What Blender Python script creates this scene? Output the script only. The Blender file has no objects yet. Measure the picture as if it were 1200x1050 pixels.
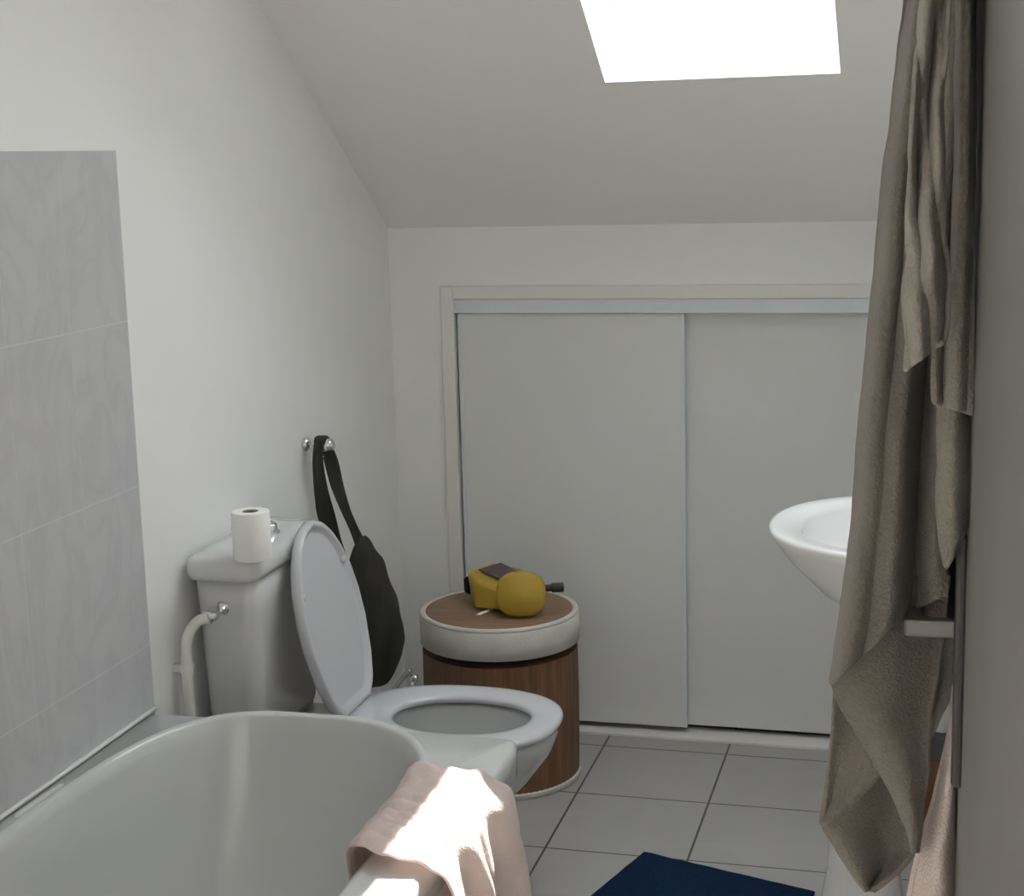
import bpy, bmesh, math, random
from mathutils import Vector, Matrix, noise
PI = math.pi
S = bpy.context.scene
COL = S.collection

# ---------------------------------------------------------------- camera
FPX, YAW, PITCH, ROLL = 1873.6, -0.26714, -0.18016, -0.026597
CAM = Vector((1.4623, 0.0, 1.57))
fwd = Vector((math.sin(YAW)*math.cos(PITCH), math.cos(YAW)*math.cos(PITCH), math.sin(PITCH)))
r0 = Vector((math.cos(YAW), -math.sin(YAW), 0)); u0 = r0.cross(fwd)
right = r0*math.cos(ROLL) + u0*math.sin(ROLL)
up = -r0*math.sin(ROLL) + u0*math.cos(ROLL)
cd = bpy.data.cameras.new('camera'); cam = bpy.data.objects.new('camera', cd); COL.objects.link(cam)
M = Matrix((right, up, -fwd)).transposed().to_4x4(); M.translation = CAM
cam.matrix_world = M
cd.sensor_fit = 'HORIZONTAL'; cd.sensor_width = 36.0; cd.lens = FPX/1200*36.0
cd.clip_start = 0.02
S.camera = cam

def at(px, py, axis, val):
    """World point seen at a photo pixel on the plane axis=val (used for measuring)."""
    d = fwd + right*((px-600)/FPX) - up*((py-525)/FPX)
    t = (val-CAM[axis])/d[axis]
    return CAM + d*t

# ---------------------------------------------------------------- world, sun, exposure
w = bpy.data.worlds.new('sky'); S.world = w; w.use_nodes = True
bg = w.node_tree.nodes['Background']
bg.inputs['Color'].default_value = (0.90, 0.95, 1.0, 1)
bg.inputs['Strength'].default_value = 11.0
SUN_DIR = Vector((-0.075, -1.52, -1.60)).normalized()      # direction the light travels
sl = bpy.data.lights.new('sun', 'SUN'); sl.energy = 32.0; sl.angle = 0.009; sl.color = (1, 0.95, 0.88)
so = bpy.data.objects.new('sun', sl); COL.objects.link(so)
so.rotation_euler = SUN_DIR.to_track_quat('-Z', 'Y').to_euler(); so.location = (1.5, 6, 5)
S.view_settings.view_transform = 'Standard'; S.view_settings.look = 'None'
S.view_settings.gamma = 1.0; S.view_settings.use_curve_mapping = False
S.view_settings.exposure = 0.26
S.cycles.max_bounces = 14; S.cycles.diffuse_bounces = 8
S.cycles.use_denoising = True
S.cycles.sample_clamp_indirect = 8.0

# ---------------------------------------------------------------- materials
def mat(name, col, rough=0.6, metal=0.0, spec=0.5, bump=0.0, bscale=40, var=0.0, vscale=3, coat=0.0, sheen=0.0, sub=0.0, detail=4, stretch=None, transl=0.0):
    m = bpy.data.materials.new(name); m.use_nodes = True
    nt = m.node_tree; b = nt.nodes['Principled BSDF']
    b.inputs['Base Color'].default_value = (*col, 1); b.inputs['Roughness'].default_value = rough
    b.inputs['Metallic'].default_value = metal; b.inputs['Specular IOR Level'].default_value = spec
    b.inputs['Coat Weight'].default_value = coat; b.inputs['Coat Roughness'].default_value = 0.05
    b.inputs['Sheen Weight'].default_value = sheen
    tc = nt.nodes.new('ShaderNodeTexCoord'); mp = nt.nodes.new('ShaderNodeMapping')
    nt.links.new(tc.outputs['Object'], mp.inputs['Vector'])
    if stretch: mp.inputs['Scale'].default_value = stretch
    if var > 0:
        n = nt.nodes.new('ShaderNodeTexNoise'); n.inputs['Scale'].default_value = vscale; n.inputs['Detail'].default_value = detail
        r = nt.nodes.new('ShaderNodeMapRange')
        r.inputs['From Min'].default_value = .3; r.inputs['From Max'].default_value = .7
        r.inputs['To Min'].default_value = 1-var; r.inputs['To Max'].default_value = 1+var
        v = nt.nodes.new('ShaderNodeVectorMath'); v.operation = 'SCALE'; v.inputs[0].default_value = col
        nt.links.new(mp.outputs[0], n.inputs['Vector']); nt.links.new(n.outputs['Fac'], r.inputs['Value'])
        nt.links.new(r.outputs[0], v.inputs['Scale']); nt.links.new(v.outputs[0], b.inputs['Base Color'])
    if bump > 0:
        n2 = nt.nodes.new('ShaderNodeTexNoise'); n2.inputs['Scale'].default_value = bscale; n2.inputs['Detail'].default_value = 3
        bp = nt.nodes.new('ShaderNodeBump'); bp.inputs['Strength'].default_value = bump; bp.inputs['Distance'].default_value = 0.002
        nt.links.new(mp.outputs[0], n2.inputs['Vector']); nt.links.new(n2.outputs['Fac'], bp.inputs['Height'])
        nt.links.new(bp.outputs[0], b.inputs['Normal'])
    if transl > 0:
        t = nt.nodes.new('ShaderNodeBsdfTranslucent'); t.inputs['Color'].default_value = (*col, 1)
        mx = nt.nodes.new('ShaderNodeMixShader'); mx.inputs[0].default_value = transl
        nt.links.new(b.outputs[0], mx.inputs[1]); nt.links.new(t.outputs[0], mx.inputs[2])
        nt.links.new(mx.outputs[0], nt.nodes['Material Output'].inputs['Surface'])
    return m

def grid_lines(nt, src, comp, origin, step, half):
    """1 on the joint lines, 0 elsewhere, along one component of a vector."""
    s = nt.nodes.new('ShaderNodeSeparateXYZ'); nt.links.new(src, s.inputs[0])
    def m(op, a, b):
        n = nt.nodes.new('ShaderNodeMath'); n.operation = op
        for i, v in enumerate((a, b)):
            if v is None: continue
            if isinstance(v, (int, float)): n.inputs[i].default_value = v
            else: nt.links.new(v, n.inputs[i])
        return n.outputs[0]
    a = m('DIVIDE', m('SUBTRACT', s.outputs[comp], origin), step)
    f = m('SUBTRACT', m('FRACT', m('ADD', a, 0.5), None), 0.5)
    return m('LESS_THAN', m('ABSOLUTE', f, None), half/step), m

def tile_mat(name, tile, grout, c1, c2, rough, vein=None, spec=0.5):
    m_ = mat(name, tile, rough, spec=spec); nt = m_.node_tree; b = nt.nodes['Principled BSDF']
    tc = nt.nodes.new('ShaderNodeTexCoord')
    l1, m = grid_lines(nt, tc.outputs['Object'], *c1); l2, _ = grid_lines(nt, tc.outputs['Object'], *c2)
    j = m('MAXIMUM', l1, l2)
    mix = nt.nodes.new('ShaderNodeMix'); mix.data_type = 'RGBA'
    mix.inputs['A'].default_value = (*tile, 1); mix.inputs['B'].default_value = (*grout, 1)
    nt.links.new(j, mix.inputs['Factor'])
    n = nt.nodes.new('ShaderNodeTexNoise'); n.inputs['Scale'].default_value = 4.5; n.inputs['Detail'].default_value = 7; n.inputs['Distortion'].default_value = 1.4
    mp = nt.nodes.new('ShaderNodeMapping'); mp.inputs['Rotation'].default_value = (0.6, 0, 0); mp.inputs['Scale'].default_value = (1, 1.6, .8)
    nt.links.new(tc.outputs['Object'], mp.inputs[0]); nt.links.new(mp.outputs[0], n.inputs['Vector'])
    cr = nt.nodes.new('ShaderNodeValToRGB'); e = cr.color_ramp.elements
    if vein:
        e[0].position = .40; e[0].color = (*tile, 1); e[1].position = .60; e[1].color = (*tile, 1)
        x = e.new(.50); x.color = (*vein, 1); x2 = e.new(.47); x2.color = tuple((tile[i]*.55+vein[i]*.45) for i in range(3))+(1,)
    else:
        e[0].position = .3; e[0].color = tuple(v*.95 for v in tile)+(1,); e[1].position = .7; e[1].color = tuple(v*1.03 for v in tile)+(1,)
    nt.links.new(n.outputs['Fac'], cr.inputs[0]); nt.links.new(cr.outputs[0], mix.inputs['A'])
    nt.links.new(mix.outputs['Result'], b.inputs['Base Color'])
    bp = nt.nodes.new('ShaderNodeBump'); bp.invert = True; bp.inputs['Strength'].default_value = .5; bp.inputs['Distance'].default_value = .002
    nt.links.new(j, bp.inputs['Height']); nt.links.new(bp.outputs[0], b.inputs['Normal'])
    return m_

PAINT = mat('white_paint', (.845, .845, .83), .8, spec=.2, bump=.12, bscale=60, var=.012, vscale=2)
CEIL = mat('ceiling_paint', (.84, .825, .80), .85, spec=.2, bump=.1, bscale=60, var=.012)
TRIM = mat('trim_paint', (.78, .765, .73), .5, bump=.05)
PANEL = mat('sliding_panel', (.72, .725, .715), .55, spec=.4, var=.008, vscale=6)
TRACK = mat('painted_metal', (.70, .75, .78), .4)
MARBLE = tile_mat('marbled_tile', (.53, .53, .54), (.60, .60, .60), (2, 1.6002, .3093, .0013), (1, 2.652, .20, .0006), .28, (.485, .485, .50))
FLOORT = tile_mat('floor_tile', (.40, .39, .372), (.075, .068, .062), (0, .5985, .33, .0026), (1, 3.685, .33, .0026), .35)
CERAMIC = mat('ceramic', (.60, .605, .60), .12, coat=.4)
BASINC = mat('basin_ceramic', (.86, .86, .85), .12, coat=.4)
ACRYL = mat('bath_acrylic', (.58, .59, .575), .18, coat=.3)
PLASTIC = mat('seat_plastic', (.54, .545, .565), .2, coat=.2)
WPLAST = mat('white_plastic', (.75, .75, .70), .4)
CHROME = mat('chrome', (.75, .76, .78), .12, metal=1)
SATIN = mat('satin_metal', (.07, .068, .064), .45, metal=.3)
LEVER = mat('brushed_lever', (.22, .22, .20), .4, metal=.4)
PAPER = mat('paper', (.86, .85, .83), .9, bump=.3, bscale=200)
CARD = mat('cardboard', (.45, .40, .36), .9)
BAMBOO = mat('bamboo', (.17, .085, .042), .5, var=.3, vscale=30, stretch=(3, 3, .15), bump=.4, bscale=60)
BAMTOP = mat('bamboo_top', (.235, .14, .082), .55, var=.15, vscale=20, stretch=(.3, 4, 1))
LINEN = mat('cream_fabric', (.60, .575, .52), .9, bump=.5, bscale=160, var=.04, vscale=25)
TAUPE = mat('taupe_terry', (.175, .158, .130), .95, bump=1.0, bscale=330, var=.10, vscale=160, sheen=.15)
TAUPE2 = mat('taupe_terry_light', (.24, .222, .185), .95, bump=1.0, bscale=330, var=.10, vscale=160, sheen=.15)
DARKC_SHADE = mat('dark_cloth_gap_shade', (.035, .032, .028), .95, bump=.6, bscale=300)  # dark cloth; the same black stands in for shade beside the door
TAUPE3 = mat('pale_linen', (.33, .31, .265), .95, bump=.8, bscale=330, var=.08, vscale=160, sheen=.1)
PINKT = mat('pale_pink_terry', (.62, .53, .48), .95, bump=1.0, bscale=330, var=.06, vscale=160, sheen=.15)
BATHT = mat('peach_cloth', (.74, .635, .59), .95, bump=.8, bscale=300, var=.05, vscale=60, transl=.3)
BLUE = mat('blue_pile', (.006, .020, .052), .95, spec=.1, bump=1.0, bscale=300, var=.25, vscale=150)
BAGM = mat('dark_canvas', (.033, .031, .026), .85, bump=.6, bscale=400, var=.1, vscale=20)
YEL = mat('yellow_plastic', (.42, .285, .03), .5, var=.05, vscale=12)
PURP = mat('plum_panel', (.075, .045, .055), .35)
BLACK = mat('black_rubber', (.012, .012, .014), .5)
DOORM = mat('door_paint', (.20, .197, .187), .75, spec=.15, var=.01)
WOOD = mat('brown_wood', (.22, .09, .035), .45, var=.2, vscale=14, stretch=(1, 1, .2))
GLOSSG = mat('grey_gloss', (.10, .10, .10), .12)
ALU = mat('window_metal', (.5, .5, .52), .4, metal=.6)
SILIC = mat('silicone', (.72, .72, .70), .4)
ROOF = mat('roof_tile', (.20, .11, .08), .8, var=.2, vscale=6)
GLASS = bpy.data.materials.new('glass'); GLASS.use_nodes = True
g_nt = GLASS.node_tree; g_nt.nodes.remove(g_nt.nodes['Principled BSDF'])
g_tr = g_nt.nodes.new('ShaderNodeBsdfTransparent'); g_tr.inputs[0].default_value = (.97, .98, .98, 1)
g_gl = g_nt.nodes.new('ShaderNodeBsdfGlossy'); g_gl.inputs['Roughness'].default_value = .02
g_mx = g_nt.nodes.new('ShaderNodeMixShader'); g_mx.inputs[0].default_value = .05
g_nt.links.new(g_tr.outputs[0], g_mx.inputs[1]); g_nt.links.new(g_gl.outputs[0], g_mx.inputs[2])
g_nt.links.new(g_mx.outputs[0], g_nt.nodes['Material Output'].inputs[0])

# ---------------------------------------------------------------- mesh helpers
def obj(name, bm, m, parent=None, smooth=True, bevel=0, sub=0, solid=0, soff=0, angle=None):
    bmesh.ops.recalc_face_normals(bm, faces=bm.faces)
    me = bpy.data.meshes.new(name); bm.to_mesh(me); bm.free()
    for p in me.polygons: p.use_smooth = smooth
    if smooth and angle is not None: me.set_sharp_from_angle(angle=math.radians(angle))
    ms = m if isinstance(m, (list, tuple)) else [m]
    for k in ms: me.materials.append(k)
    o = bpy.data.objects.new(name, me); COL.objects.link(o)
    if parent is not None: o.parent = parent; o.location = -parent.location
    if solid:
        md = o.modifiers.new('solid', 'SOLIDIFY'); md.thickness = solid; md.offset = soff
    if bevel:
        md = o.modifiers.new('bevel', 'BEVEL'); md.width = bevel; md.segments = 2; md.limit_method = 'ANGLE'; md.angle_limit = math.radians(35)
    if sub:
        md = o.modifiers.new('sub', 'SUBSURF'); md.levels = sub; md.render_levels = sub
    return o

def thing(name, label, cat, loc, group=None):
    o = bpy.data.objects.new(name, None); COL.objects.link(o); o.location = loc
    o.empty_display_size = .05
    o['label'] = label; o['category'] = cat
    if group: o['group'] = group
    return o
def tag(o, label, cat, group=None):
    o['label'] = label; o['category'] = cat
    if group: o['group'] = group
    return o
def struct(o): o['kind'] = 'structure'; return o

def box(bm, x0, x1, y0, y1, z0, z1):
    v = [bm.verts.new((x, y, z)) for x in (x0, x1) for y in (y0, y1) for z in (z0, z1)]
    for f in ((0, 1, 3, 2), (4, 6, 7, 5), (0, 4, 5, 1), (2, 3, 7, 6), (0, 2, 6, 4), (1, 5, 7, 3)):
        bm.faces.new([v[i] for i in f])
def mbox(*a):
    bm = bmesh.new(); box(bm, *a); return bm
def prism(bm, pts, vec):
    """closed prism from a 3D polygon pushed along vec"""
    a = [bm.verts.new(p) for p in pts]; b = [bm.verts.new(Vector(p)+Vector(vec)) for p in pts]
    bm.faces.new(a[::-1]); bm.faces.new(b)
    n = len(a)
    for i in range(n): bm.faces.new((a[i], a[(i+1) % n], b[(i+1) % n], b[i]))
def rings(bm, rs, cap0=True, cap1=True, closed=True):
    vs = [[bm.verts.new(p) for p in r] for r in rs]
    n = len(vs[0])
    for a, b in zip(vs, vs[1:]):
        for i in range(n if closed else n-1):
            bm.faces.new((a[i], a[(i+1) % n], b[(i+1) % n], b[i]))
    if cap0: bm.faces.new(vs[0][::-1])
    if cap1: bm.faces.new(vs[-1])
    return vs
def lathe(bm, prof, c, n=48, axis='z', cap0=True, cap1=True):
    rs = []
    for r, h in prof:
        ring = []
        for i in range(n):
            a = 2*PI*i/n
            if axis == 'z': p = (c[0]+r*math.cos(a), c[1]+r*math.sin(a), c[2]+h)
            elif axis == 'x': p = (c[0]+h, c[1]+r*math.cos(a), c[2]+r*math.sin(a))
            else: p = (c[0]+r*math.cos(a), c[1]+h, c[2]+r*math.sin(a))
            ring.append(p)
        rs.append(ring)
    rings(bm, rs, cap0, cap1)
def lathe_dir(bm, prof, c, d, n=32):
    q = Vector(d).normalized().to_track_quat('Z', 'Y'); rs = []
    for r, h in prof:
        rs.append([Vector(c)+q @ Vector((r*math.cos(2*PI*i/n), r*math.sin(2*PI*i/n), h)) for i in range(n)])
    rings(bm, rs)
def tube(bm, pts, r, n=14):
    pts = [Vector(p) for p in pts]
    sm = []
    for i in range(len(pts)-1):       # catmull-rom
        p0 = pts[max(i-1, 0)]; p1 = pts[i]; p2 = pts[i+1]; p3 = pts[min(i+2, len(pts)-1)]
        for k in range(6):
            t = k/6
            sm.append(.5*((2*p1)+(-p0+p2)*t+(2*p0-5*p1+4*p2-p3)*t*t+(-p0+3*p1-3*p2+p3)*t**3))
    sm.append(pts[-1])
    nrm = Vector((0.31, .2, .93)); rs = []
    for i, p in enumerate(sm):
        t = (sm[min(i+1, len(sm)-1)]-sm[max(i-1, 0)]).normalized()
        nrm = (nrm-t*nrm.dot(t)).normalized(); b = t.cross(nrm)
        rs.append([p+(nrm*math.cos(2*PI*k/n)+b*math.sin(2*PI*k/n))*r for k in range(n)])
    rings(bm, rs)
def interp(tab, t):
    """smooth interpolation in a table of (t, values...)"""
    if t <= tab[0][0]: return tab[0][1:]
    for a, b in zip(tab, tab[1:]):
        if t <= b[0]:
            k = (t-a[0])/(b[0]-a[0])
            return tuple(x+(y-x)*k for x, y in zip(a[1:], b[1:]))
    return tab[-1][1:]
def sheet(bm, nu, nv, f):
    g = [[bm.verts.new(f(i/nu, j/nv)) for i in range(nu+1)] for j in range(nv+1)]
    for j in range(nv):
        for i in range(nu): bm.faces.new((g[j][i], g[j][i+1], g[j+1][i+1], g[j+1][i]))
def sup(t, a, b, n=2.0, cx=0, cy=0, n2=None):
    c, s = math.cos(t), math.sin(t)
    e = 2.0/n
    return (cx+a*math.copysign(abs(c)**e, c), cy+b*math.copysign(abs(s)**e, s))
def rrect(cx, cy, a, b, r, z, n=8):
    pts = []
    for q, (sx, sy) in enumerate(((1, 1), (-1, 1), (-1, -1), (1, -1))):
        for k in range(n+1):
            t = PI/2*(q+k/n)
            pts.append((cx+sx*(a-r)+r*math.cos(t), cy+sy*(b-r)+r*math.sin(t), z))
    return pts

# ================================================================= THE ROOM
B, ZC, SLP = 4.1286, 1.388, 0.668        # back wall, knee wall height, roof slope
FY, RX, HZ = 0.62, 1.66, 2.42            # front wall, right wall, flat ceiling height
YF = B-(HZ-ZC)/SLP                        # where the slope meets the flat ceiling
T = .10
JX0, JX1, ZT = .181, 1.312, 1.196         # sliding cupboard opening
# floor
struct(obj('floor', mbox(-T, RX+T, FY-.24, B+.75, -T, 0), FLOORT, smooth=False))
# left wall with roof-shaped top
def gable(x0, x1):
    bm = bmesh.new()
    prism(bm, [(x0, FY-.24, 0), (x0, B+.0, 0), (x0, B, ZC), (x0, YF, HZ), (x0, FY-.24, HZ)], (x1-x0, 0, 0)); return bm
struct(obj('wall_left', gable(-T, 0), PAINT, smooth=False))
struct(obj('wall_right', gable(RX, RX+T), PAINT, smooth=False))
# back (knee) wall around the cupboard opening
bm = bmesh.new()
box(bm, -T, JX0-.004, B, B+T, 0, ZC+.04); box(bm, JX1+.004, RX+T, B, B+T, 0, ZC+.04); box(bm, JX0-.004, JX1+.004, B, B+T, ZT+.004, ZC+.04)
struct(obj('wall_back', bm, PAINT, smooth=False))
# cupboard interior behind the doors (closed box)
bm = bmesh.new()
box(bm, 0, RX, B+.70, B+.75, 0, 1.2); box(bm, -T, 0, B+T, B+.75, 0, 1.2); box(bm, RX, RX+T, B+T, B+.75, 0, 1.2); box(bm, -T, RX+T, B+T, B+.75, 1.2, 1.25)
struct(obj('trim_9', bm, PAINT, smooth=False))
# front wall with doorway
DX0, DX1, DZ = .66, 1.512, 2.05
bm = bmesh.new()
box(bm, -T, DX0, FY-.24, FY, 0, HZ); box(bm, DX1, RX+T, FY-.24, FY, 0, HZ); box(bm, DX0, DX1, FY-.24, FY, DZ, HZ)
struct(obj('wall_front', bm, PAINT, smooth=False))
bm = bmesh.new()
box(bm, DX0-.06, DX0, FY, FY+.012, 0, DZ+.06); box(bm, DX1+.045, DX1+.09, FY, FY+.012, 0, DZ+.06); box(bm, DX0, DX1, FY, FY+.012, DZ, DZ+.06)
struct(obj('trim_3', bm, TRIM, smooth=False))
# landing behind the camera
bm = bmesh.new()
CX0, CX1, CY0 = .2, 2.2, -1.1
box(bm, CX0-T, CX0, CY0-T, FY-.24, 0, HZ); box(bm, CX1, CX1+T, CY0-T, FY-.24, 0, HZ); box(bm, CX0-T, CX1+T, CY0-T, CY0, 0, HZ)
struct(obj('wall_landing', bm, PAINT, smooth=False))
struct(obj('floor_landing', mbox(CX0-T, CX1+T, CY0-T, FY-.24, -T, 0), WOOD, smooth=False))
struct(obj('ceiling_landing', mbox(CX0-T, CX1+T, CY0-T, FY-.24, HZ, HZ+T), CEIL, smooth=False))
# flat ceiling
struct(obj('ceiling_flat', mbox(-T, RX+T, FY-.24, YF, HZ, HZ+T), CEIL, smooth=False))
# sloped ceiling with the skylight hole + shaft
SX0, SX1, SY0 = .712, 1.232, 3.618        # lower edge of the opening
u = Vector((0, -1, SLP)).normalized(); nrm = Vector((0, SLP, 1)).normalized()   # up-slope, outward
OPEN = 1.14
P0 = Vector((0, B, ZC))
def sp(x, s, h): return Vector((x, P0.y, P0.z)) + u*s + nrm*h
s0 = (B-SY0)*math.sqrt(1+SLP*SLP); s1 = s0+OPEN
smax = (B-YF)*math.sqrt(1+SLP*SLP)
THK = .26
bm = bmesh.new()
def slab(x0, x1, sa, sb, h0=0, h1=.05):
    prism(bm, [sp(x0, sa, h0), sp(x1, sa, h0), sp(x1, sb, h0), sp(x0, sb, h0)], nrm*(h1-h0))
t_ = .015
slab(-T, SX0-t_, 0, smax); slab(SX1+t_, RX+T, 0, smax); slab(SX0-t_, SX1+t_, 0, s0-t_); slab(SX0-t_, SX1+t_, s1+t_, smax)
struct(obj('ceiling', bm, CEIL, smooth=False))
bm = bmesh.new()      # outer roof
slab(-T-.2, SX0, -.9, smax+.3, THK, THK+.03); slab(SX1, RX+.3, -.9, smax+.3, THK, THK+.03)
slab(SX0, SX1, -.9, s0, THK, THK+.03); slab(SX0, SX1, s1, smax+.3, THK, THK+.03)
struct(obj('trim_8', bm, ROOF, smooth=False))
bm = bmesh.new()      # plaster-lined shaft
t_ = .015
prism(bm, [sp(SX0-t_, s0, .0), sp(SX0, s0, .0), sp(SX0, s0, THK), sp(SX0-t_, s0, THK)], u*OPEN)
prism(bm, [sp(SX1, s0, .0), sp(SX1+t_, s0, .0), sp(SX1+t_, s0, THK), sp(SX1, s0, THK)], u*OPEN)
prism(bm, [sp(SX0-t_, s0, .0), sp(SX1+t_, s0, .0), sp(SX1+t_, s0, THK), sp(SX0-t_, s0, THK)], -u*t_)
prism(bm, [sp(SX0-t_, s1, .0), sp(SX1+t_, s1, .0), sp(SX1+t_, s1, THK), sp(SX0-t_, s1, THK)], u*t_)
struct(obj('trim_7', bm, CEIL, smooth=False))
# roof window
wf = thing('window_1', '', '', (0, 0, 0)); del wf['label']; del wf['category']; wf['kind'] = 'structure'
bm = bmesh.new(); fw = .045
def bar(xa, xb, sa, sb, h0, h1): prism(bm, [sp(xa, sa, h0), sp(xb, sa, h0), sp(xb, sb, h0), sp(xa, sb, h0)], nrm*(h1-h0))
H0, H1 = THK-.03, THK+.05
bar(SX0, SX0+fw, s0, s1, H0, H1); bar(SX1-fw, SX1, s0, s1, H0, H1); bar(SX0+fw, SX1-fw, s0, s0+fw, H0, H1); bar(SX0+fw, SX1-fw, s1-fw, s1, H0, H1)
o = obj('window_frame', bm, TRIM, wf, smooth=False)
bm = bmesh.new(); bar(SX0+fw, SX1-fw, s0+fw, s1-fw, H0+.03, H0+.034)
o = obj('pane', bm, GLASS, wf, smooth=False)
# sky portal at the roof window (guides sampling of the daylight only)
pl = bpy.data.lights.new('sky_portal', 'AREA'); pl.shape = 'RECTANGLE'; pl.size = SX1-SX0; pl.size_y = OPEN
pl.cycles.is_portal = True
po = bpy.data.objects.new('sky_portal', pl); COL.objects.link(po)
po.matrix_world = Matrix((Vector((1, 0, 0)), u, -(Vector((1, 0, 0)).cross(u))*-1)).transposed().to_4x4()
zax = nrm; xax = Vector((1, 0, 0)); yax = zax.cross(xax)
mm = Matrix((xax, yax, zax)).transposed().to_4x4(); mm.translation = sp((SX0+SX1)/2, (s0+s1)/2, THK+.10); po.matrix_world = mm
# dim fill light added on the unseen landing, not a known lamp
ll = bpy.data.lights.new('landing_fill', 'AREA'); ll.size = .35; ll.energy = .15; ll.color = (1, .93, .84)
lo = bpy.data.objects.new('landing_fill', ll); COL.objects.link(lo); lo.location = (1.3, -.35, HZ-.02)

# ---- wall tiles over the bath and silicone bead
TY = 2.653
struct(obj('trim_1', mbox(0, .009, FY, TY, .50, 1.600), MARBLE, smooth=False))
bm = bmesh.new(); tube(bm, [(.012, 1.05, .545), (.012, 1.8, .545), (.012, TY, .545)], .0042)
struct(obj('trim_2', bm, SILIC))

# ---- casing around sliding doors
bm = bmesh.new()
cw = .036
box(bm, JX0-cw, JX0, B-.012, B+.06, 0, ZT+cw); box(bm, JX1, JX1+cw, B-.012, B+.06, 0, ZT+cw); box(bm, JX0, JX1, B-.012, B+.06, ZT, ZT+cw)
struct(obj('trim_4', bm, TRIM, smooth=False, bevel=.003))
bm = bmesh.new(); box(bm, 0, JX0-cw, B-.010, B, 0, .0701); box(bm, JX1+cw, RX, B-.010, B, 0, .07)
struct(obj('baseboard_back', bm, TRIM, smooth=False, bevel=.002))
# top fascia / bottom rail
struct(obj('trim_5', mbox(JX0, JX1, B-.006, B+.055, ZT-.038, ZT), TRACK, smooth=False, bevel=.002))
bm = bmesh.new(); box(bm, JX0, JX1, B-.035, B+.06, 0, .006)
struct(obj('trim_6', bm, TRIM, smooth=False))
# sliding doors: panel + slim edge profiles
def slider(name, x0, x1, y0, y1):
    e = thing(name, '', '', ((x0+x1)/2, y0, 0)); del e['label']; del e['category']; e['kind'] = 'structure'
    z0, z1 = .022, ZT-.040
    obj('door_panel', mbox(x0+.010, x1-.010, y0+.003, y1-.003, z0, z1), PANEL, e, smooth=False)
    bm = bmesh.new(); box(bm, x0, x0+.0101, y0, y1, z0, z1); obj('edge_profile', bm, TRACK, e, smooth=False, bevel=.0015)
    bm = bmesh.new(); box(bm, x1-.0101, x1, y0, y1, z0, z1); obj('edge_profile', bm, TRACK, e, smooth=False, bevel=.0015)
slider('door_1', JX0+.006, .806, B+.004, B+.020)
slider('door_2', .760, JX1-.003, B+.030, B+.046)

# ---- open room door on the right with handle
FX = 1.4845                                  # face of the door beside the handle
DA, DB = Vector((1.512, FY+.02, 0)), Vector((1.4825, 1.52, 0))     # hinge edge, free edge
de = thing('door_3', '', '', (1.53, FY+.02, 0)); del de['label']; del de['category']; de['kind'] = 'structure'
dn = Vector(((DB-DA).y, -(DB-DA).x, 0)).normalized()*.04
bm = bmesh.new(); prism(bm, [DA+Vector((0, 0, .008)), DB+Vector((0, 0, .008)), DB+dn+Vector((0, 0, .008)), DA+dn+Vector((0, 0, .008))], (0, 0, 2.03))
obj('door_leaf', bm, DOORM, de, smooth=False, bevel=.002)
obj('handle_plate', mbox(FX-.008, FX+.003, 1.425, 1.462, .995, 1.232), SATIN, de, bevel=.004, smooth=False)
bm = bmesh.new()
box(bm, FX-.052, FX-.006, 1.436, 1.452, 1.133, 1.149); box(bm, FX-.052, FX-.034, 1.4521, 1.50, 1.134, 1.148)
obj('door_handle', bm, LEVER, de, bevel=.003, smooth=False)

# ================================================================= BATHTUB
bt = thing('bathtub', 'white acrylic bathtub with raised oval rim against the marbled wall tiles', 'bathtub', (.37, 1.85, 0))
BX0, BX1, BY0, BY1, BZ = .003, .742, 1.06, 2.648, .538
OC = (.346, 1.84); OA, OB = .300, .800
NB = 144
def oval(k, scale=1.0, dx=0, dy=0, n=2.7):
    # straight-sided oval: superellipse in x, y with tighter ends
    t = 2*PI*k/NB
    a = OA*scale if not isinstance(scale, tuple) else OA*scale[0]
    b = OB*scale if not isinstance(scale, tuple) else OB*scale[1]
    c, s = math.cos(t), math.sin(t)
    return OC[0]+dx+a*math.copysign(abs(c)**(2/2.8), c), OC[1]+dy+b*math.copysign(abs(s)**(2/5.0), s)
def to_rect(x, y, x0, x1, y0, y1, r=.03):
    dx, dy = x-OC[0], y-OC[1]
    t = 1e9
    if dx > 1e-9: t = min(t, (x1-OC[0])/dx)
    if dx < -1e-9: t = min(t, (x0-OC[0])/dx)
    if dy > 1e-9: t = min(t, (y1-OC[1])/dy)
    if dy < -1e-9: t = min(t, (y0-OC[1])/dy)
    X, Y = OC[0]+dx*t, OC[1]+dy*t
    for cx, cy, sx, sy in ((x1-r, y1-r, 1, 1), (x0+r, y1-r, -1, 1), (x0+r, y0+r, -1, -1), (x1-r, y0+r, 1, -1)):
        if (X-cx)*sx > 0 and (Y-cy)*sy > 0:
            d = Vector((X-cx, Y-cy)).normalized()*r; X, Y = cx+d.x, cy+d.y
    return X, Y
def lipz(y):  # the rim rises at the two ends
    e = max(0, (abs(y-OC[1])-.35)/.45)
    return .004+.020*min(1, e)**1.5
RS = []
def ring_rect(off, z, r=.03):
    L = []
    for k in range(NB):
        x, y = oval(k); X, Y = to_rect(x, y, BX0+off, BX1-off, BY0+off, BY1-off, r); L.append((X, Y, z))
    return L
RS.append(ring_rect(.016, BZ-.062)); RS.append(ring_rect(.0, BZ-.060)); RS.append(ring_rect(0, BZ-.014)); RS.append(ring_rect(.003, BZ-.004, .028)); RS.append(ring_rect(.010, BZ, .024))
def ring_oval(sc, zf, dy=0, dx=0):
    L = []
    for k in range(NB):
        x, y = oval(k, sc, dx, dy); L.append((x, y, zf(y)))
    return L
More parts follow.
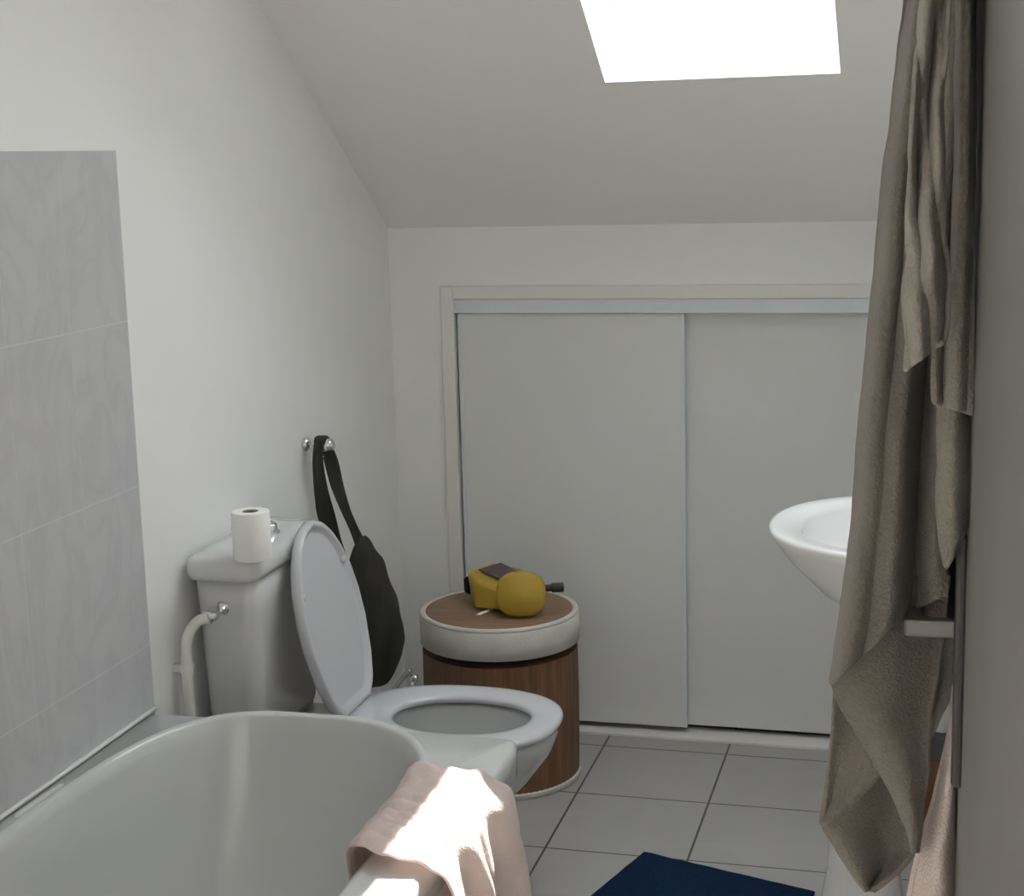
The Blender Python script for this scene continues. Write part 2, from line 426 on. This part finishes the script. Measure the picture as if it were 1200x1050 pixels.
def clampdeck(R):
    return [(min(max(x, BX0+.012), BX1-.012), min(max(y, BY0+.012), BY1-.012), z) for x, y, z in R]
RS.append(clampdeck(ring_oval((1.065, 1.02), lambda y: BZ+.0005)))
RS.append(clampdeck(ring_oval((1.035, 1.008), lambda y: BZ+lipz(y)*.8)))
RS.append(clampdeck(ring_oval((1.015, 1.0), lambda y: BZ+lipz(y))))
RS.append(ring_oval((.985, .990), lambda y: BZ+lipz(y)*.75-.003))
RS.append(ring_oval((.960, .980), lambda y: BZ-.020))
RS.append(ring_oval((.93, .955), lambda y: BZ-.10, -.005))
RS.append(ring_oval((.89, .90), lambda y: BZ-.20, -.015))
RS.append(ring_oval((.84, .84), lambda y: BZ-.30, -.03))
RS.append(ring_oval((.76, .78), lambda y: BZ-.365, -.04))
RS.append(ring_oval((.62, .70), lambda y: BZ-.390, -.045))
RS.append(ring_oval((.3, .4), lambda y: BZ-.397, -.045))
bm = bmesh.new(); rings(bm, RS, cap0=False, cap1=True)
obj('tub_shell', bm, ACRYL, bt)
bm = bmesh.new()
lathe_dir(bm, [(.0, 0), (.005, .002), (.0065, .012), (.0065, .13), (.005, .14), (0, .142)], (.026, 2.14, BZ+.0005), (0.02, 1, 0), 12)
obj('grab_rail', bm, ACRYL, bt)
bm = bmesh.new()
box(bm, BX1-.022, BX1-.012, BY0+.02, BY1-.02, .0, BZ-.05); box(bm, BX0+.02, BX1-.022, BY1-.032, BY1-.022, 0, BZ-.05); box(bm, BX0+.02, BX1-.022, BY0+.022, BY0+.032, 0, BZ-.05)
obj('apron_panel', bm, ACRYL, bt, smooth=False, bevel=.002)
bm = bmesh.new(); lathe(bm, [(.026, 0), (.026, .003), (.020, .006), (.0, .006)], (OC[0], 1.35, BZ-.3975), n=24)
obj('drain', bm, CHROME, bt)

# towel over the bath rim
bm = bmesh.new()
prof = [(0, .578, .33), (.12, .588, .40), (.24, .600, .48), (.34, .608, .540), (.42, .640, .566), (.52, .690, .556), (.60, .735, .550), (.66, .764, .530), (.74, .782, .46), (.86, .784, .34), (1, .778, .22)]
def bath_towel(a, v):
    x, z = interp(prof, a)
    y0 = 2.09+.11*max(0, .42-a)/.42+.012*math.sin(a*9)-.06*max(0, a-.65)
    y1 = 2.395+.07*max(0, min(a, .66)-.48)/.18-.06*max(0, .45-a)*2+.03*math.sin(a*5+1)
    y = y0+(y1-y0)*v
    # soft folds that run across the rim, bigger where the cloth hangs
    hang = abs(a-.5)*2
    f = math.sin(v*14+a*3.0)*.010*(.35+hang)+math.sin(v*29+2-a*6)*.004
    n_ = noise.noise(Vector((a*5, v*4, 3)))*.016
    if a > .62: x += f*1.3+abs(n_)*1.2+.012*math.exp(-((v-.75)/.2)**2); z += n_*.2
    elif a < .36: x += f*.4+n_*.5; z += .004
    else: z += abs(f)*.7+abs(n_)*.8+abs(noise.noise(Vector((a*26, v*11, 1))))*.010+.001+.012*math.exp(-((v-.85)/.12)**2)
    y += noise.noise(Vector((a*3, v*3, 7)))*.02
    return (x, y, z)
sheet(bm, 70, 60, bath_towel)
bt_t = obj('bath_towel', bm, BATHT, solid=.005, sub=1, soff=1)
tag(bt_t, 'pale peach towel draped over the bath rim, lit white by sunlight', 'towel')

# ================================================================= TOILET
TYC = 3.05
to = thing('toilet', 'white close-coupled toilet with lid raised, next to the woven laundry hamper', 'toilet', (.40, TYC, 0))
CY_, CHY = 2.992, .182
bm = bmesh.new()
def cis(x0, x1, hy, z, r): return rrect((x0+x1)/2, CY_, (x1-x0)/2, hy, r, z)
rings(bm, [cis(.030, .140, CHY-.030, .40, .03), cis(.026, .146, CHY-.024, .42, .035), cis(.024, .152, CHY-.015, .55, .035), cis(.021, .157, CHY-.006, .70, .035), cis(.020, .159, CHY-.003, .757, .035)])
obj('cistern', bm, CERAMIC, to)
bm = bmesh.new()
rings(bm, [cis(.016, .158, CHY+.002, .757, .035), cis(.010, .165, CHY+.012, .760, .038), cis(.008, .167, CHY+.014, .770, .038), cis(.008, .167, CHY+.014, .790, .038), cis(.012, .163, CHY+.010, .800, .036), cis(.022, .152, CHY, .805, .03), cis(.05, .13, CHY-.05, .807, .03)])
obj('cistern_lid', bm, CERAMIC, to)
bm = bmesh.new()
lathe(bm, [(.024, 0), (.024, .006), (.019, .009), (.019, .020), (.016, .024), (0, .024)], (.105, CY_+.02, .806), n=28)
obj('flush_button', bm, CHROME, to)
# bowl
bm = bmesh.new(); NR = 64
def el(cx, a, b, z, n=2.2, cyo=0):
    return [(*sup(2*PI*k/NR, a, b, n, cx, TYC+cyo), z) for k in range(NR)]
rings(bm, [el(.40, .20, .105, 0), el(.40, .195, .10, .03), el(.385, .165, .090, .10), el(.385, .155, .088, .16), el(.40, .18, .11, .22), el(.425, .22, .145, .29), el(.445, .245, .168, .35), el(.452, .252, .176, .385), el(.452, .250, .176, .397), el(.456, .240, .168, .400),
          el(.485, .170, .118, .400), el(.487, .165, .114, .39), el(.485, .150, .105, .33), el(.470, .115, .085, .25), el(.455, .075, .055, .21), el(.45, .03, .02, .20)], cap0=True, cap1=True)
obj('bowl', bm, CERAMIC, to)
bm = bmesh.new()
prism(bm, [(.03, TYC-.10, .28), (.27, TYC-.13, .28), (.27, TYC-.13, .398), (.03, TYC-.13, .398)], (0, .23, 0))
obj('bowl_shelf', bm, CERAMIC, to, bevel=.02, smooth=False)
# seat ring (rounded tube section)
bm = bmesh.new(); rs = []
for j in range(14):
    a = 2*PI*j/14; ca, sa = math.cos(a), math.sin(a)
    k = .5+.5*ca           # 0 inner, 1 outer
    k = .5+.5*math.copysign(abs(ca)**.75, ca)
    A = .146+(.232-.146)*k; Bb = .108+(.188-.108)*k; cx = .502+(.482-.502)*k
    z = .416+.012*math.copysign(abs(sa)**.8, sa)
    rs.append(el(cx, A, Bb, z, 2.15+.25*k))
rs.append(rs[0]); rings(bm, rs, False, False); bmesh.ops.remove_doubles(bm, verts=bm.verts, dist=1e-5)
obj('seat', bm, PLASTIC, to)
# raised lid
bm = bmesh.new()
wt = [(a_, b_*.83) for a_, b_ in [(0, .085), (.03, .112), (.08, .134), (.2, .162), (.4, .184), (.55, .184), (.7, .168), (.82, .138), (.9, .106), (.96, .068), (.99, .034), (1, .0)]]
Lh = .415; lean = .215
lu = Vector((-lean, 0, 1)).normalized(); ln = Vector((1, 0, lean)).normalized()
L0 = Vector((.264, TYC-.006, .424))
def lid_ring(sc, off):
    pts = []
    ts = [i/40 for i in range(41)]
    def bulge(t, side):
        b_ = interp(wt, t)[0]
        return b_
    for t in ts: pts.append((bulge(t, 1), t))
    for t in ts[::-1][1:]: pts.append((-bulge(t, -1), t))
    out = []
    for y, t in pts:
        h = (t-.5)*Lh; hh = .5*Lh+h*sc
        out.append(L0+Vector((0, y*sc, 0))+lu*hh+ln*off)
    return out
rings(bm, [lid_ring(.86, .004), lid_ring(.90, .004), lid_ring(.925, .012), lid_ring(.96, .016), lid_ring(.99, .012), lid_ring(1.0, .002), lid_ring(.99, -.006), lid_ring(.94, -.012), lid_ring(.5, -.016)])
bmesh.ops.remove_doubles(bm, verts=bm.verts, dist=1e-5)
obj('lid', bm, PLASTIC, to)
for s in (-1, 1):
    bm = bmesh.new(); lathe(bm, [(.0, -.022), (.011, -.020), (.011, .020), (0, .022)], (.262, TYC+s*.075, .418), axis='y', n=16)
    obj('hinge', bm, PLASTIC, to)
for (yy, hh) in ((-.12, .28), (.12, .30)):
    bm = bmesh.new(); lathe_dir(bm, [(.008, 0), (.008, .008), (.005, .011), (0, .011)], L0+Vector((0, yy, 0))+lu*hh+ln*.003, ln, 12)
    obj('buffer', bm, PLASTIC, to)

# toilet paper roll on the cistern lid
c_ = at(288, 660, 2, .806)
tr = thing('toilet_paper_roll', 'white toilet paper roll standing on the cistern lid', 'toilet paper', (c_.x, c_.y+.034, .8075))
rc = tr.location
bm = bmesh.new(); lathe(bm, [(.0165, 0), (.037, 0), (.038, .003), (.0378, .092), (.036, .095), (.0165, .095), (.0165, 0)], (rc.x, rc.y, rc.z), n=40, cap0=False, cap1=False)
obj('paper', bm, PAPER, tr, angle=50)
bm = bmesh.new(); lathe(bm, [(.0155, .001), (.0164, .001), (.0164, .0945), (.0152, .0945), (.0152, .001)], (rc.x, rc.y, rc.z), n=24, cap0=False, cap1=False)
obj('core', bm, CARD, tr, angle=50)

# water inlet pipe with valve
wp = thing('water_pipe', 'white water pipe with chrome valve beside the cistern', 'pipe', (.03, 2.77, 0))
bm = bmesh.new(); tube(bm, [(.028, 2.760, 0.0), (.028, 2.760, .40), (.028, 2.760, .60), (.032, 2.765, .655), (.050, 2.775, .683), (.072, 2.780, .690)], .011)
obj('pipe', bm, WPLAST, wp)
bm = bmesh.new(); lathe_dir(bm, [(.012, 0), (.014, .004), (.014, .022), (.010, .026), (.010, .04), (.015, .042), (.015, .058), (.007, .06)], (.066, 2.779, .688), (.35, .8, .22), 16)
obj('valve', bm, CHROME, wp)
bm = bmesh.new(); lathe_dir(bm, [(.014, -.01), (.014, .01)], (.028, 2.760, .590), (0, 0, 1), 16); box(bm, 0, .028, 2.754, 2.766, .583, .597)
obj('pipe_clip', bm, WPLAST, wp, smooth=False)

# ================================================================= LAUNDRY HAMPER
HX, HY, HR, HH = .381, 3.785, .200, .442
h = thing('laundry_hamper', 'round brown bamboo laundry hamper with cream fabric rim, by the sliding doors', 'laundry hamper', (HX, HY, 0))
bm = bmesh.new(); rs = []
for r_, z_ in ((HR-.012, .012), (HR-.004, .015), (HR-.002, .2), (HR-.003, HH-.10)):
    rs.append([(HX+(r_+.0012*math.cos(i*PI/1.0))*math.cos(2*PI*i/160), HY+(r_+.0012*math.cos(i*PI))*math.sin(2*PI*i/160), z_) for i in range(160)])
rings(bm, rs); obj('body', bm, BAMBOO, h, angle=40)
bm = bmesh.new(); lathe(bm, [(HR-.002, 0), (HR+.001, .003), (HR+.001, .013), (HR-.004, .016), (HR-.03, .016)], (HX, HY, 0), n=80); obj('bottom_band', bm, LINEN, h, angle=50)
bm = bmesh.new(); lathe(bm, [(HR-.004, HH-.082), (HR+.003, HH-.080), (HR+.0035, HH-.05), (HR+.003, HH-.012), (HR-.001, HH-.008), (HR-.006, HH-.008)], (HX, HY, 0), n=96, cap0=False, cap1=False)
obj('lid_band', bm, LINEN, h)
bm = bmesh.new(); rs = []
for j in range(10):
    a = 2*PI*j/10; rs.append([(HX+(HR-.006+.008*math.cos(a))*math.cos(2*PI*i/96), HY+(HR-.006+.008*math.cos(a))*math.sin(2*PI*i/96), HH-.006+.006*math.sin(a)) for i in range(96)])
rs.append(rs[0]); rings(bm, rs, False, False); bmesh.ops.remove_doubles(bm, verts=bm.verts, dist=1e-5)
obj('piping', bm, LINEN, h)
bm = bmesh.new(); lathe(bm, [(HR-.008, HH-.012), (HR-.010, HH-.004), (HR-.012, HH-.003)], (HX, HY, 0), n=80); obj('lid_top', bm, BAMTOP, h, angle=50)

# yellow toy on the hamper lid
ZH = HH-.001
TS = 1.22
def hp(px, py, dz=0): return at(px, py, 2, ZH+dz)
ty = thing('toy', 'small yellow toy with round end and plum coloured panel lying on the hamper', 'toy', (.40, 3.77, ZH))
dc = Vector((.459, 3.715, ZH+.058))       # disc centre
ax = Vector((.18, -1, .12)).normalized()
bm = bmesh.new()
q = ax.to_track_quat('Z', 'Y'); rs = []
for r_, h_ in ((.036, -.032), (.052, -.028), (.058, -.014), (.059, .004), (.057, .011), (.052, .016)):
    ring = []
    for i in range(48):
        t = 2*PI*i/48; c, s = math.cos(t), math.sin(t)
        x, y = math.copysign(abs(c)**.75, c)*r_*1.05, math.copysign(abs(s)**.75, s)*r_*.95
        ring.append(dc+q @ Vector((x, y, h_)))
    rs.append(ring)
rings(bm, rs); obj('round_end', bm, YEL, ty, angle=60)
# wedge-shaped body from back-left to the disc
def P(a, b, z): return Vector((.377+(a-.385)*TS, 3.755+(b-3.81)*TS, ZH+.002+z*TS))
bm = bmesh.new()
A = [P(.318, 3.868, .006), P(.350, 3.925, .006), P(.350, 3.930, .070), P(.312, 3.862, .066)]
Cc = [P(.345, 3.805, .002), P(.400, 3.920, .004), P(.420, 3.915, .062), P(.345, 3.815, .058)]
D = [P(.425, 3.795, .003), P(.462, 3.850, .003), P(.468, 3.850, .050), P(.430, 3.795, .036)]
rings(bm, [A, Cc, D]); obj('body', bm, YEL, ty, smooth=True, bevel=.006, angle=40)
bm = bmesh.new()
prism(bm, [P(.338, 3.862, .069), P(.420, 3.822, .051), P(.446, 3.868, .056), P(.372, 3.915, .0715)], (0, 0, .004))
obj('panel', bm, PURP, ty, smooth=False, bevel=.003)
bm = bmesh.new(); rings(bm, [[P(.313, 3.868, .012), P(.335, 3.925, .012), P(.335, 3.930, .058), P(.310, 3.865, .054)], [P(.300, 3.875, .016), P(.318, 3.92, .016), P(.318, 3.925, .05), P(.300, 3.873, .046)]])
obj('end_cap', bm, BLACK, ty, smooth=False, bevel=.004)
bm = bmesh.new(); lathe_dir(bm, [(.009, 0), (.009, .028), (.012, .030), (.012, .058), (.008, .060)], (.500, 3.745, ZH+.066), (1, .35, .02), 16)
obj('knob', bm, BLACK, ty, angle=50)
bm = bmesh.new()
a0 = hp(560, 721); a1 = hp(590, 708)
d_ = (a1-a0); n_ = Vector((-d_.y, d_.x, 0)).normalized()*.006
prism(bm, [a0-n_, a0+n_, a1+n_, a1-n_], (0, 0, .0015)); obj('tag', bm, PAPER, ty, smooth=False)

# ================================================================= TOILET BRUSH
_b = at(485, 795, 1, 3.42); BRX, BRY, BRZ = _b.x-.022, 3.434, _b.z
tb = thing('toilet_brush', 'chrome toilet brush handle standing between the hanging bag and the hamper', 'toilet brush', (BRX, BRY, 0))
bm = bmesh.new(); lathe(bm, [(.042, 0), (.045, .004), (.045, .17), (.043, .175), (.03, .175)], (BRX, BRY, 0), n=32); obj('holder', bm, CHROME, tb, angle=50)
bm = bmesh.new(); tube(bm, [(BRX, BRY, .17), (BRX+.003, BRY-.003, .22), (BRX+.018, BRY-.012, BRZ-.005)], .007); lathe_dir(bm, [(0, -.011), (.008, -.008), (.011, 0), (.008, .008), (0, .011)], (BRX+.022, BRY-.014, BRZ), (1, -.5, 1), 16)
tube(bm, [at(462, 808, 1, 3.42), at(472, 795, 1, 3.42), at(481, 785, 1, 3.42)], .0055)
obj('handle', bm, CHROME, tb)

# ================================================================= WALL HOOK + BAG
hk = thing('wall_hook', 'chrome double wall hook on the left wall above the toilet', 'hook', (0, 3.475, .912))
bm = bmesh.new(); lathe(bm, [(.016, 0), (.018, .003), (.018, .008), (.013, .013), (.009, .016)], (0, 3.475, .912), n=24, axis='x'); obj('rosette', bm, CHROME, hk)
bm = bmesh.new(); tube(bm, [(.010, 3.475, .912), (.025, 3.475, .902), (.036, 3.475, .902), (.046, 3.475, .906)], .0065)
lathe_dir(bm, [(.0, -.002), (.009, 0), (.014, .010), (.0165, .026), (.012, .034), (0, .035)], (.040, 3.475, .905), (1, .10, .28), 20)
tube(bm, [(.020, 3.475, .906), (.026, 3.475, .890), (.036, 3.475, .884)], .0055)
lathe_dir(bm, [(0, -.008), (.006, -.006), (.009, 0), (.006, .006), (0, .008)], (.042, 3.475, .884), (1, 0, .2), 16)
obj('prong', bm, CHROME, hk)
bg_ = thing('tote_bag', 'dark olive canvas bag hanging by its straps from the wall hook', 'bag', (.12, 3.50, .88))
BY = 3.50
def bp(px, py, Y=BY): return at(px, py, 1, Y)
bm = bmesh.new()
rowsb = [(628, 423, 428), (640, 416, 438), (655, 410, 448), (680, 406, 458), (705, 404, 466), (730, 404, 473), (750, 404, 474), (770, 405, 470), (788, 407, 463), (800, 410, 456), (806, 418, 446)]
NV = 40; rs = []
for j in range(NV+1):
    py = 628+(806-628)*j/NV
    xl, xr = interp(rowsb, py)
    th = .036*math.sin(PI*min(1, .08+.9*j/NV))**.6
    ring = []
    for i in range(40):
        t = 2*PI*i/40; c, s = math.cos(t), math.sin(t)
        px = (xl+xr)/2+(xr-xl)/2*c
        p = bp(px, py); fold = .006*math.sin(px*.28+py*.05)+.006*noise.noise(Vector((px*.05, py*.03, s*2)))
        ring.append((p.x, BY+th*s*(1-.3*c)+fold+ .0, p.z))
    rs.append(ring)
rings(bm, rs); obj('body', bm, BAGM, bg_, sub=1)
def strap(pts, wdt):
    """pts: (px,py,Y), width in pixels"""
    bm = bmesh.new(); n = 30; tab = [(k/(len(pts)-1), *p) for k, p in enumerate(pts)]
    L = []
    for j in range(n+1):
        v = j/n; L.append(interp(tab, v))
    # smooth
    for _ in range(3): L = [L[0]]+[tuple((a+2*b_+c)/4 for a, b_, c in zip(L[i-1], L[i], L[i+1])) for i in range(1, n)]+[L[-1]]
    def f(uu, v):
        x, y, Y, w_ = L[min(n, int(round(v*n)))]
        p = at(x+(uu-.5)*w_, y, 1, Y+ .004*math.sin(uu*PI)+(uu-.5)*.01)
        return p
    sheet(bm, 6, n, f); return bm
obj('strap', strap([(374, 513, 3.455, 10), (372, 540, 3.455, 12), (376, 575, 3.465, 16), (382, 605, 3.50, 22), (392, 635, 3.51, 16), (404, 665, 3.51, 14), (412, 690, 3.51, 12)], 1), BAGM, bg_, solid=.004)
obj('strap', strap([(380, 513, 3.470, 10), (388, 540, 3.490, 17), (395, 570, 3.49, 15), (405, 598, 3.49, 11), (415, 620, 3.49, 10), (424, 640, 3.49, 14)], 1), BAGM, bg_, solid=.004)
obj('strap', strap([(372, 518, 3.452, 8), (374, 512, 3.46, 9), (378, 511, 3.475, 9), (383, 514, 3.492, 8)], 1), BAGM, bg_, solid=.004)

# ================================================================= BASIN + PEDESTAL
bs = thing('washbasin', 'white ceramic washbasin on a pedestal behind the hanging towels', 'washbasin', (1.40, 3.13, 0))
YB = 3.10; ZB = .850
bm = bmesh.new(); NN = 72
def bel(cx, a, b, z):
    return [(*sup(2*PI*k/NN, a, b, 2.15, cx, YB), z) for k in range(NN)]
def clampx(R): return [(min(x, RX-.002), y, z) for x, y, z in R]
bc = 1.412; ba, bb = .275, .275
rsb = [bel(bc+.06, .07, .09, ZB-.19), bel(bc+.03, .13, .13, ZB-.172), bel(bc+.015, .19, .19, ZB-.125), bel(bc+.005, .240, .235, ZB-.065), bel(bc, .268, .266, ZB-.02), bel(bc, .275, .275, ZB-.006), bel(bc, .273, .273, ZB+.001), bel(bc, .266, .267, ZB+.003),
       bel(bc-.012, .205, .215, ZB-.003), bel(bc-.014, .197, .208, ZB-.012), bel(bc-.012, .175, .185, ZB-.06), bel(bc-.01, .12, .13, ZB-.115), bel(bc-.01, .05, .06, ZB-.135)]
rings(bm, [clampx(r) for r in rsb]); obj('basin', bm, BASINC, bs)
bm = bmesh.new()
def pr(cx, a, b, z): return rrect(cx, YB+.06, a, b, .05, z, 8)
rings(bm, [pr(1.322, .088, .085, 0), pr(1.322, .085, .082, .03), pr(1.325, .072, .075, .12), pr(1.328, .068, .070, .4), pr(1.345, .070, .075, .62), pr(1.37, .078, .09, .70)])
obj('pedestal', bm, BASINC, bs)
bm = bmesh.new(); tube(bm, [(1.60, YB, ZB-.002), (1.60, YB, ZB+.09), (1.57, YB, ZB+.13), (1.50, YB, ZB+.12), (1.485, YB, ZB+.095)], .012); lathe(bm, [(.022, 0), (.022, .01), (.014, .014)], (1.60, YB, ZB-.002), n=20)
obj('tap', bm, CHROME, bs)

# small cabinet in the corner behind the basin
cb = thing('cabinet', 'low brown wooden cabinet with glossy grey top behind the washbasin', 'cabinet', (1.54, 3.68, 0))
obj('body', mbox(1.420, 1.655, 3.47, 3.90, .02, .235), WOOD, cb, smooth=False, bevel=.003)
obj('top', mbox(1.412, 1.657, 3.458, 3.91, .235, .300), GLOSSG, cb, smooth=False, bevel=.006)
obj('plinth', mbox(1.435, 1.65, 3.49, 3.89, 0, .02), BLACK, cb, smooth=False)
_b = at(1103, 858, 2, .301); BTX, BTY = _b.x, _b.y+.02
bm = bmesh.new(); lathe(bm, [(.026, 0), (.030, .004), (.030, .075), (.022, .088), (.012, .092), (.012, .110), (0, .110)], (BTX, BTY, .301), n=28)
tag(obj('bottle', bm, WPLAST), 'white plastic bottle standing on the low cabinet', 'bottle')

# ================================================================= BLUE BATH MAT
e1 = Vector((.402, -.124, 0)).normalized(); e2 = Vector((-.067, -.223, 0)).normalized()
mo = Vector((.828, 3.362, 0)); bm = bmesh.new()
def matf(a, v):
    p = mo+e1*(.412*a)+e2*(.72*v)
    return (p.x, p.y, .010+.0015*noise.noise(Vector((a*9, v*12, 0))))
sheet(bm, 40, 60, matf)
bmm = bmesh.ops.extrude_face_region(bm, geom=bm.faces[:])
for v in [g for g in bmm['geom'] if isinstance(g, bmesh.types.BMVert)]: v.co.z = .001
tag(obj('bath_mat', bm, BLUE, bevel=.003), 'dark blue bath mat lying at an angle on the floor tiles', 'bath mat')

# ================================================================= TOWELS ON THE DOOR
dh = thing('door_hook', 'chrome hook fixed high on the open door', 'hook', (FX, 1.47, 1.90))
bm = bmesh.new(); lathe(bm, [(.016, 0), (.016, .004), (.008, .008)], (FX, 1.47, 1.90), n=20, axis='x')
for v in bm.verts: v.co.x = 2*FX-v.co.x
tube(bm, [(FX-.004, 1.47, 1.90), (FX-.05, 1.47, 1.885), (FX-.085, 1.47, 1.895), (FX-.095, 1.47, 1.915)], .006)
obj('prong', bm, CHROME, dh)

def px_sheet(bm, rows, Y0, fold, nu=44, nv=90, topY=None):
    """cloth panel: rows of (py, x left, x right); fold(u,v) gives the depth of the folds."""
    y0, y1 = rows[0][0], rows[-1][0]
    def f(uu, v):
        py = y0+(y1-y0)*v; xl, xr = interp(rows, py)[:2]
        Y = Y0+fold(uu, v)
        sk = interp([(r[0], (r[3] if len(r) > 3 else 0), (r[4] if len(r) > 4 else 0)) for r in rows], py)
        off = sk[0]*(1-uu)+sk[1]*uu
        w_ = 1.2*noise.noise(Vector((py*.03, uu*3, Y0*9)))
        p = at(xl+(xr-xl)*uu+w_, py+off, 1, Y); return p
    sheet(bm, nu, nv, f)

# large taupe towel, front panel: diagonal hem from (972,805) up to (1110,665)
bm = bmesh.new()
def foldA(uu, v):
    return .028*math.sin(uu*7.5+1.2+v*1.2)+.014*math.sin(uu*17+v*3)+.006*noise.noise(Vector((uu*5, v*9, 1)))
rowsA = [(-230, 1088, 1120), (-120, 1072, 1125), (0, 1061, 1128), (100, 1047, 1125), (200, 1035, 1122), (320, 1025, 1118), (420, 1015, 1112), (520, 1005, 1108), (600, 1000, 1106), (660, 993, 1108, 0, 0), (740, 982, 1112, 0, -40), (805, 972, 1114, 0, -133)]
px_sheet(bm, rowsA, 1.450, foldA)
# next cascade behind it: left tip (972,808), runs down-right to (1033,905), hem back to (962,972)
def foldB(uu, v): return .012*math.sin(uu*6+2)+.006*math.sin(v*9+uu*4)
px_sheet(bm, [(640, 996, 1112), (700, 990, 1112), (800, 973, 1100), (830, 985, 1093), (905, 1032, 1090), (940, 1050, 1084), (975, 1066, 1078), (1000, 1071, 1074)], 1.492, foldB)
def foldC(uu, v): return .012*math.sin(uu*5+.5)+.007*math.sin(v*8)
px_sheet(bm, [(700, 985, 1090), (800, 977, 1078), (850, 974, 1066), (880, 972, 1052), (905, 969, 1035), (940, 965, 1000), (968, 962, 966)], 1.520, foldC, 30, 50)
def foldD(uu, v): return .014*math.sin(uu*7+2.5+v)+.006*math.sin(v*7+uu*3)
px_sheet(bm, [(700, 1010, 1093), (800, 1000, 1090), (880, 985, 1086), (940, 970, 1082), (968, 963, 1077), (1000, 983, 1072), (1020, 997, 1055), (1036, 1008, 1034), (1045, 1016, 1022)], 1.548, foldD)
tw1 = obj('bath_towel', bm, TAUPE, solid=.006, soff=0, sub=1)
tag(tw1, 'large taupe towel with zigzag hems, hanging longest on the open door', 'towel', )
# shorter towel close to the door
bm = bmesh.new()
def foldE(uu, v): return .020*math.sin(uu*6+.4)+.008*math.sin(uu*13+v*4)
px_sheet(bm, [(-230, 1104, 1129), (-100, 1106, 1135), (0, 1110, 1140), (200, 1106, 1141), (380, 1095, 1140), (440, 1092, 1140), (474, 1094, 1139, 0, 14)], 1.385, foldE)
def foldF(uu, v): return .014*math.sin(uu*6+1.4)+.006*math.sin(v*10)
px_sheet(bm, [(400, 1098, 1136), (480, 1098, 1135), (560, 1097, 1133), (605, 1096, 1132, 0, 0), (640, 1100, 1133, 0, -25), (668, 1109, 1116, 0, -18)], 1.400, foldF, 26, 50)
tw2 = obj('bath_towel', bm, TAUPE2, solid=.006, soff=0, sub=1)
tag(tw2, 'short taupe towel hanging right against the open door above its handle', 'towel')
# narrow crumpled cloth in front
bm = bmesh.new()
def foldG(uu, v): return .016*math.sin(uu*7+v*9)+.008*math.sin(uu*15-v*14)+.008*noise.noise(Vector((uu*4, v*14, 5)))
px_sheet(bm, [(-220, 1098, 1112), (-100, 1086, 1112), (0, 1080, 1113), (60, 1073, 1110), (120, 1069, 1104), (200, 1064, 1106), (260, 1061, 1107), (300, 1062, 1111), (330, 1057, 1114), (370, 1058, 1112), (400, 1061, 1108), (437, 1060, 1106, 0, -36)], 1.335, foldG, 36, 110)
tw3 = obj('hand_towel', bm, TAUPE3, solid=.004, soff=0, sub=1)
tag(tw3, 'narrow crumpled pale taupe cloth in front of the larger door towels', 'towel')
# dark cloth, extended to paint in the black shadow gap beside the door
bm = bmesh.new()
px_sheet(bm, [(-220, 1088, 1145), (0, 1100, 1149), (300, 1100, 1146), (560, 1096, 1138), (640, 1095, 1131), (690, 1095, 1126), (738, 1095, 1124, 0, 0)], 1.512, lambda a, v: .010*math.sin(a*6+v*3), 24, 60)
tw6 = obj('dark_cloth_gap_shade', bm, DARKC_SHADE, solid=.004, soff=0, sub=1)
tag(tw6, 'dark cloth above the door handle, extended as painted shadow between towels and door', 'cloth')
# tail of cloth under the door handle and pale towel at the bottom
bm = bmesh.new()
px_sheet(bm, [(640, 1078, 1124), (700, 1074, 1124), (765, 1074, 1124), (800, 1077, 1124, 0, 0), (835, 1083, 1104), (862, 1089, 1092)], 1.575, lambda a, v: .012*math.sin(a*6+v*2), 24, 50)
tw4 = obj('hand_towel', bm, TAUPE, solid=.005, soff=0, sub=1)
tag(tw4, 'dark towel tail tapering to a point just below the door handle', 'towel')
bm = bmesh.new()
px_sheet(bm, [(800, 1119, 1126), (850, 1114, 1124), (900, 1104, 1122), (950, 1090, 1120), (1000, 1074, 1120), (1060, 1062, 1119), (1150, 1055, 1118), (1260, 1052, 1116)], 1.50, lambda a, v: .020*math.sin(a*6+1)+.006*math.sin(v*8), 30, 60)
tw5 = obj('bath_towel', bm, PINKT, solid=.006, soff=0, sub=1)
tag(tw5, 'pale pinkish towel hanging low against the open door below the handle', 'towel')
